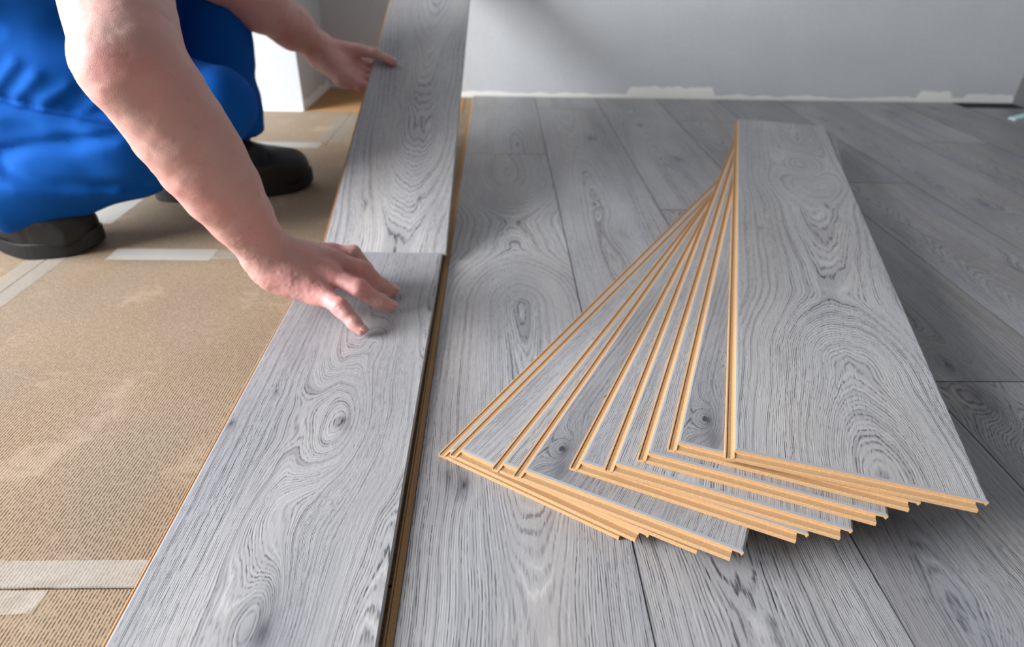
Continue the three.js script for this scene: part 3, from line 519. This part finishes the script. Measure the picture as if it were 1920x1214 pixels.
const flat = (q, x, y) => { const px = x - q.a[0], py = y - q.a[1], t = clamp((px * q.d[0] + py * q.d[1]) / (q.d[0] * q.d[0] + q.d[1] * q.d[1])); return Math.hypot(px - q.d[0] * t, py - q.d[1] * t); };
function creaseNoise(x, y, z) {          // long soft folds, pulled from the knee and the crotch
  let f = 0.008 * n3(x * 8, y * 8, z * 8) + 0.0030 * n3(x * 22, y * 34, z * 22);
  for (const [h, w, segs] of FOLDS) { let m = 1; for (const q of segs) m = Math.min(m, flat(q, x, y)); if (m < w * 4 && z > -1.06 && x < -0.46) f += 0.75 * h * Math.exp(-m * m / (w * w)); }
  if (z > -1.02 && x < -0.5) f += 0.0045 * sstep(-0.0015, 0.002, 0.243 - 0.2 * (x + 0.744) - y) * sstep(0.14, 0.2, y);      // the pocket layer ends in a seam
  return f - 0.002;
}
const clothF = (x, y, z) => {
  let d = smin(legBase(x, y, z), Math.max(torsoBase(x, y, z), (x + 0.43) * 0.8 + (y - 0.58) * 0.6), 0.04); if (Math.abs(d) < 0.04) d -= creaseNoise(x, y, z);
  if (x > -0.62 && z < -1.1) d = Math.max(d, lHemY - y);                                      // hem above the far shoe
  if (x < -0.5 && y < 0.22 && z > -1.06) d = Math.max(d, (x - ankle.x) * shinDir.x + (y - ankle.y) * shinDir.y + (z - ankle.z) * shinDir.z);
  return d;
};
const blue = new THREE.MeshPhysicalMaterial({ color: 0x004fa2, bumpMap: weaveTex, bumpScale: 0.0004, roughness: 0.9, specularIntensity: 0.35, side: THREE.DoubleSide });
const overalls = mesh('overalls', posUv(local(nets(clothF, V(-1.10, 0.01, -1.54), V(-0.36, 0.62, -0.86), 0.0065)), 0.09), blue, person); overalls.userData.label = 'creased royal blue work overalls';
{ // straps of the overalls and the t-shirt
  const shirtBones = [bone(J.waist, J.chest, 0.125, 0.132, 0.06), bone(J.chest, J.neck, 0.126, 0.078, 0.05), bone(J.rSh, J.lSh, 0.080, 0.080, 0.06), bone(J.rSh, mix3(J.rSh, J.rEl, 0.5), 0.086, 0.078, 0.04), bone(J.lSh, mix3(J.lSh, J.lEl, 0.5), 0.086, 0.076, 0.04)];
  const nd = new THREE.Vector3(J.head[0] - J.neck[0], J.head[1] - J.neck[1], J.head[2] - J.neck[2]).normalize(), sb = field(shirtBones), cut = (a, b, t) => { const n = new THREE.Vector3(b[0] - a[0], b[1] - a[1], b[2] - a[2]).normalize(), q = mix3(a, b, t); return (x, y, z) => (x - q[0]) * n.x + (y - q[1]) * n.y + (z - q[2]) * n.z; };
  const cr = cut(J.rSh, J.rEl, 0.42), cl = cut(J.lSh, J.lEl, 0.42);
  const f = (x, y, z) => {
    let d = sb(x, y, z) - 0.004 * n3(x * 18, y * 18, z * 18); d = Math.max(d, (x - J.neck[0]) * nd.x + (y - J.neck[1]) * nd.y + (z - J.neck[2]) * nd.z - 0.012);
    if (z > -0.98) d = Math.max(d, cr(x, y, z)); if (z < -1.14 && x > -0.7) d = Math.max(d, cl(x, y, z)); return d;
  };
  mesh('t_shirt', local(nets(f, V(-0.87, 0.28, -1.36), V(-0.35, 0.76, -0.75), 0.009)), std({ color: 0xe4e4e2, roughness: 0.9, side: THREE.DoubleSide }), person);
}
// shoes: heel at x = 0, toe at x = 0.29
function shoe(pos, turn, bend, label) {
  const g = new THREE.Group(); g.name = 'shoe'; g.userData.label = label; person.add(g); g.position.set(pos[0] + 0.8, pos[1], pos[2] + 1.1); g.rotation.y = turn;
  const half = (x) => { const t = clamp(x / 0.29); return 0.034 + 0.013 * Math.sin(Math.PI * clamp(t * 1.05 - 0.05) ** 0.9) + 0.007 * sstep(0.45, 0.75, t); };
  const outline = (grow) => { const pts = [], n = 40; for (let i = 0; i <= n; i++) { const a = Math.PI * i / n, t = 0.5 - 0.5 * Math.cos(a), x = t * 0.29, e = Math.sqrt(clamp(1 - Math.abs(2 * t - 1) ** 5)); pts.push([x + (t - 0.5) * 2 * grow, (half(x) + grow) * e]); } return pts; };
  const bx = 0.205, bendPt = (p) => { for (let i = 0; i < p.count; i++) { const x = p.getX(i), y = p.getY(i), t = clamp((bx - x) / 0.10), ang = bend * t; if (x < bx) { const dx = x - bx; p.setX(i, bx + dx * Math.cos(ang) - y * Math.sin(-ang) * 0.4); p.setY(i, y * Math.cos(ang) - dx * Math.sin(ang)); } else p.setY(i, y + 0.45 * Math.max(0, x - 0.245) ** 2 * 20 * 0.5); } };
  const fin = (geo) => { bendPt(geo.attributes.position); geo.computeVertexNormals(); return geo; };
  const o1 = outline(0.0), s = new THREE.Shape(); o1.forEach(([x, z], i) => i ? s.lineTo(x, z) : s.moveTo(x, z)); for (let i = o1.length - 2; i > 0; i--) s.lineTo(o1[i][0], -o1[i][1]);
  const sg = new THREE.ExtrudeGeometry(s, { depth: 0.021, bevelEnabled: true, bevelSize: 0.003, bevelThickness: 0.003, bevelSegments: 3, curveSegments: 2 }); sg.rotateX(-Math.PI / 2); sg.translate(0, 0.003, 0);
  const sole = mergeVertices(sg.deleteAttribute('uv').deleteAttribute('normal'), 1e-5); // bend needs vertices along the length, which the outline has
  mesh('sole', fin(sole.toNonIndexed()), std({ color: 0x15171a, roughness: 0.6 }), g);
  const ub = [bone(V(0.045, 0.05, 0), V(0.055, 0.115, 0), 0.042, 0.040, 0.02), bone(V(0.05, 0.075, 0), V(0.15, 0.052, 0), 0.043, 0.047, 0.03), bone(V(0.15, 0.046, 0), V(0.241, 0.032, 0.002), 0.048, 0.0475, 0.03), bone(V(0.095, 0.112, 0), V(0.165, 0.076, 0), 0.024, 0.021, 0.02), bone(V(0.2, 0.036, -0.012), V(0.22, 0.034, 0.014), 0.042, 0.042, 0.02)], uf = field(ub);
  const upperF = (x, y, z) => { const w = half(x) + 0.001; let d = Math.max(uf(x, y, z), 0.017 - y, Math.abs(z) - w, y - 0.142 + 0.12 * Math.abs(x - 0.06)); const cap = Math.abs(x - (0.215 - 2.0 * z * z)); if (cap < 0.004) d += 0.0012 * (1 - cap / 0.004); return d; };
  const hole = (x, y, z) => Math.max(upperF(x, y, z), -bdist(bone(V(0.055, 0.115, 0), V(0.05, 0.18, 0), 0.031, 0.037), x, y, z));
  mesh('upper', fin(nets(hole, V(-0.01, 0.008, -0.065), V(0.30, 0.165, 0.065), 0.0042)), std({ color: 0x0b0c0f, roughness: 0.5 }), g);
  const laceM = std({ color: 0x15161a, roughness: 0.7 });
  for (let k = 0; k < 5; k++) {
    const x = 0.108 + 0.018 * k, pts = []; for (let i = -4; i <= 4; i++) { const z = i * 0.0068; let y = 0.155; while (y > 0.02 && uf(x + (k % 2 ? 1 : -1) * i * 0.0012, y, z) > 0.0006) y -= 0.0008; pts.push(new THREE.Vector3(x + (k % 2 ? 1 : -1) * i * 0.0012, y + 0.001, z)); }
    mesh('lace', fin(new THREE.TubeGeometry(new THREE.CatmullRomCurve3(pts), 14, 0.0028, 6)), laceM, g);
  }
  return g;
}
shoe([-0.645 - 0.29, UT, -0.962], 0.02, 0.66, 'black shoe with its heel lifted');
shoe([-0.655, UT, -1.185], 0.33, 0, 'black shoe flat on the underlay');
renderer.render(scene, camera);
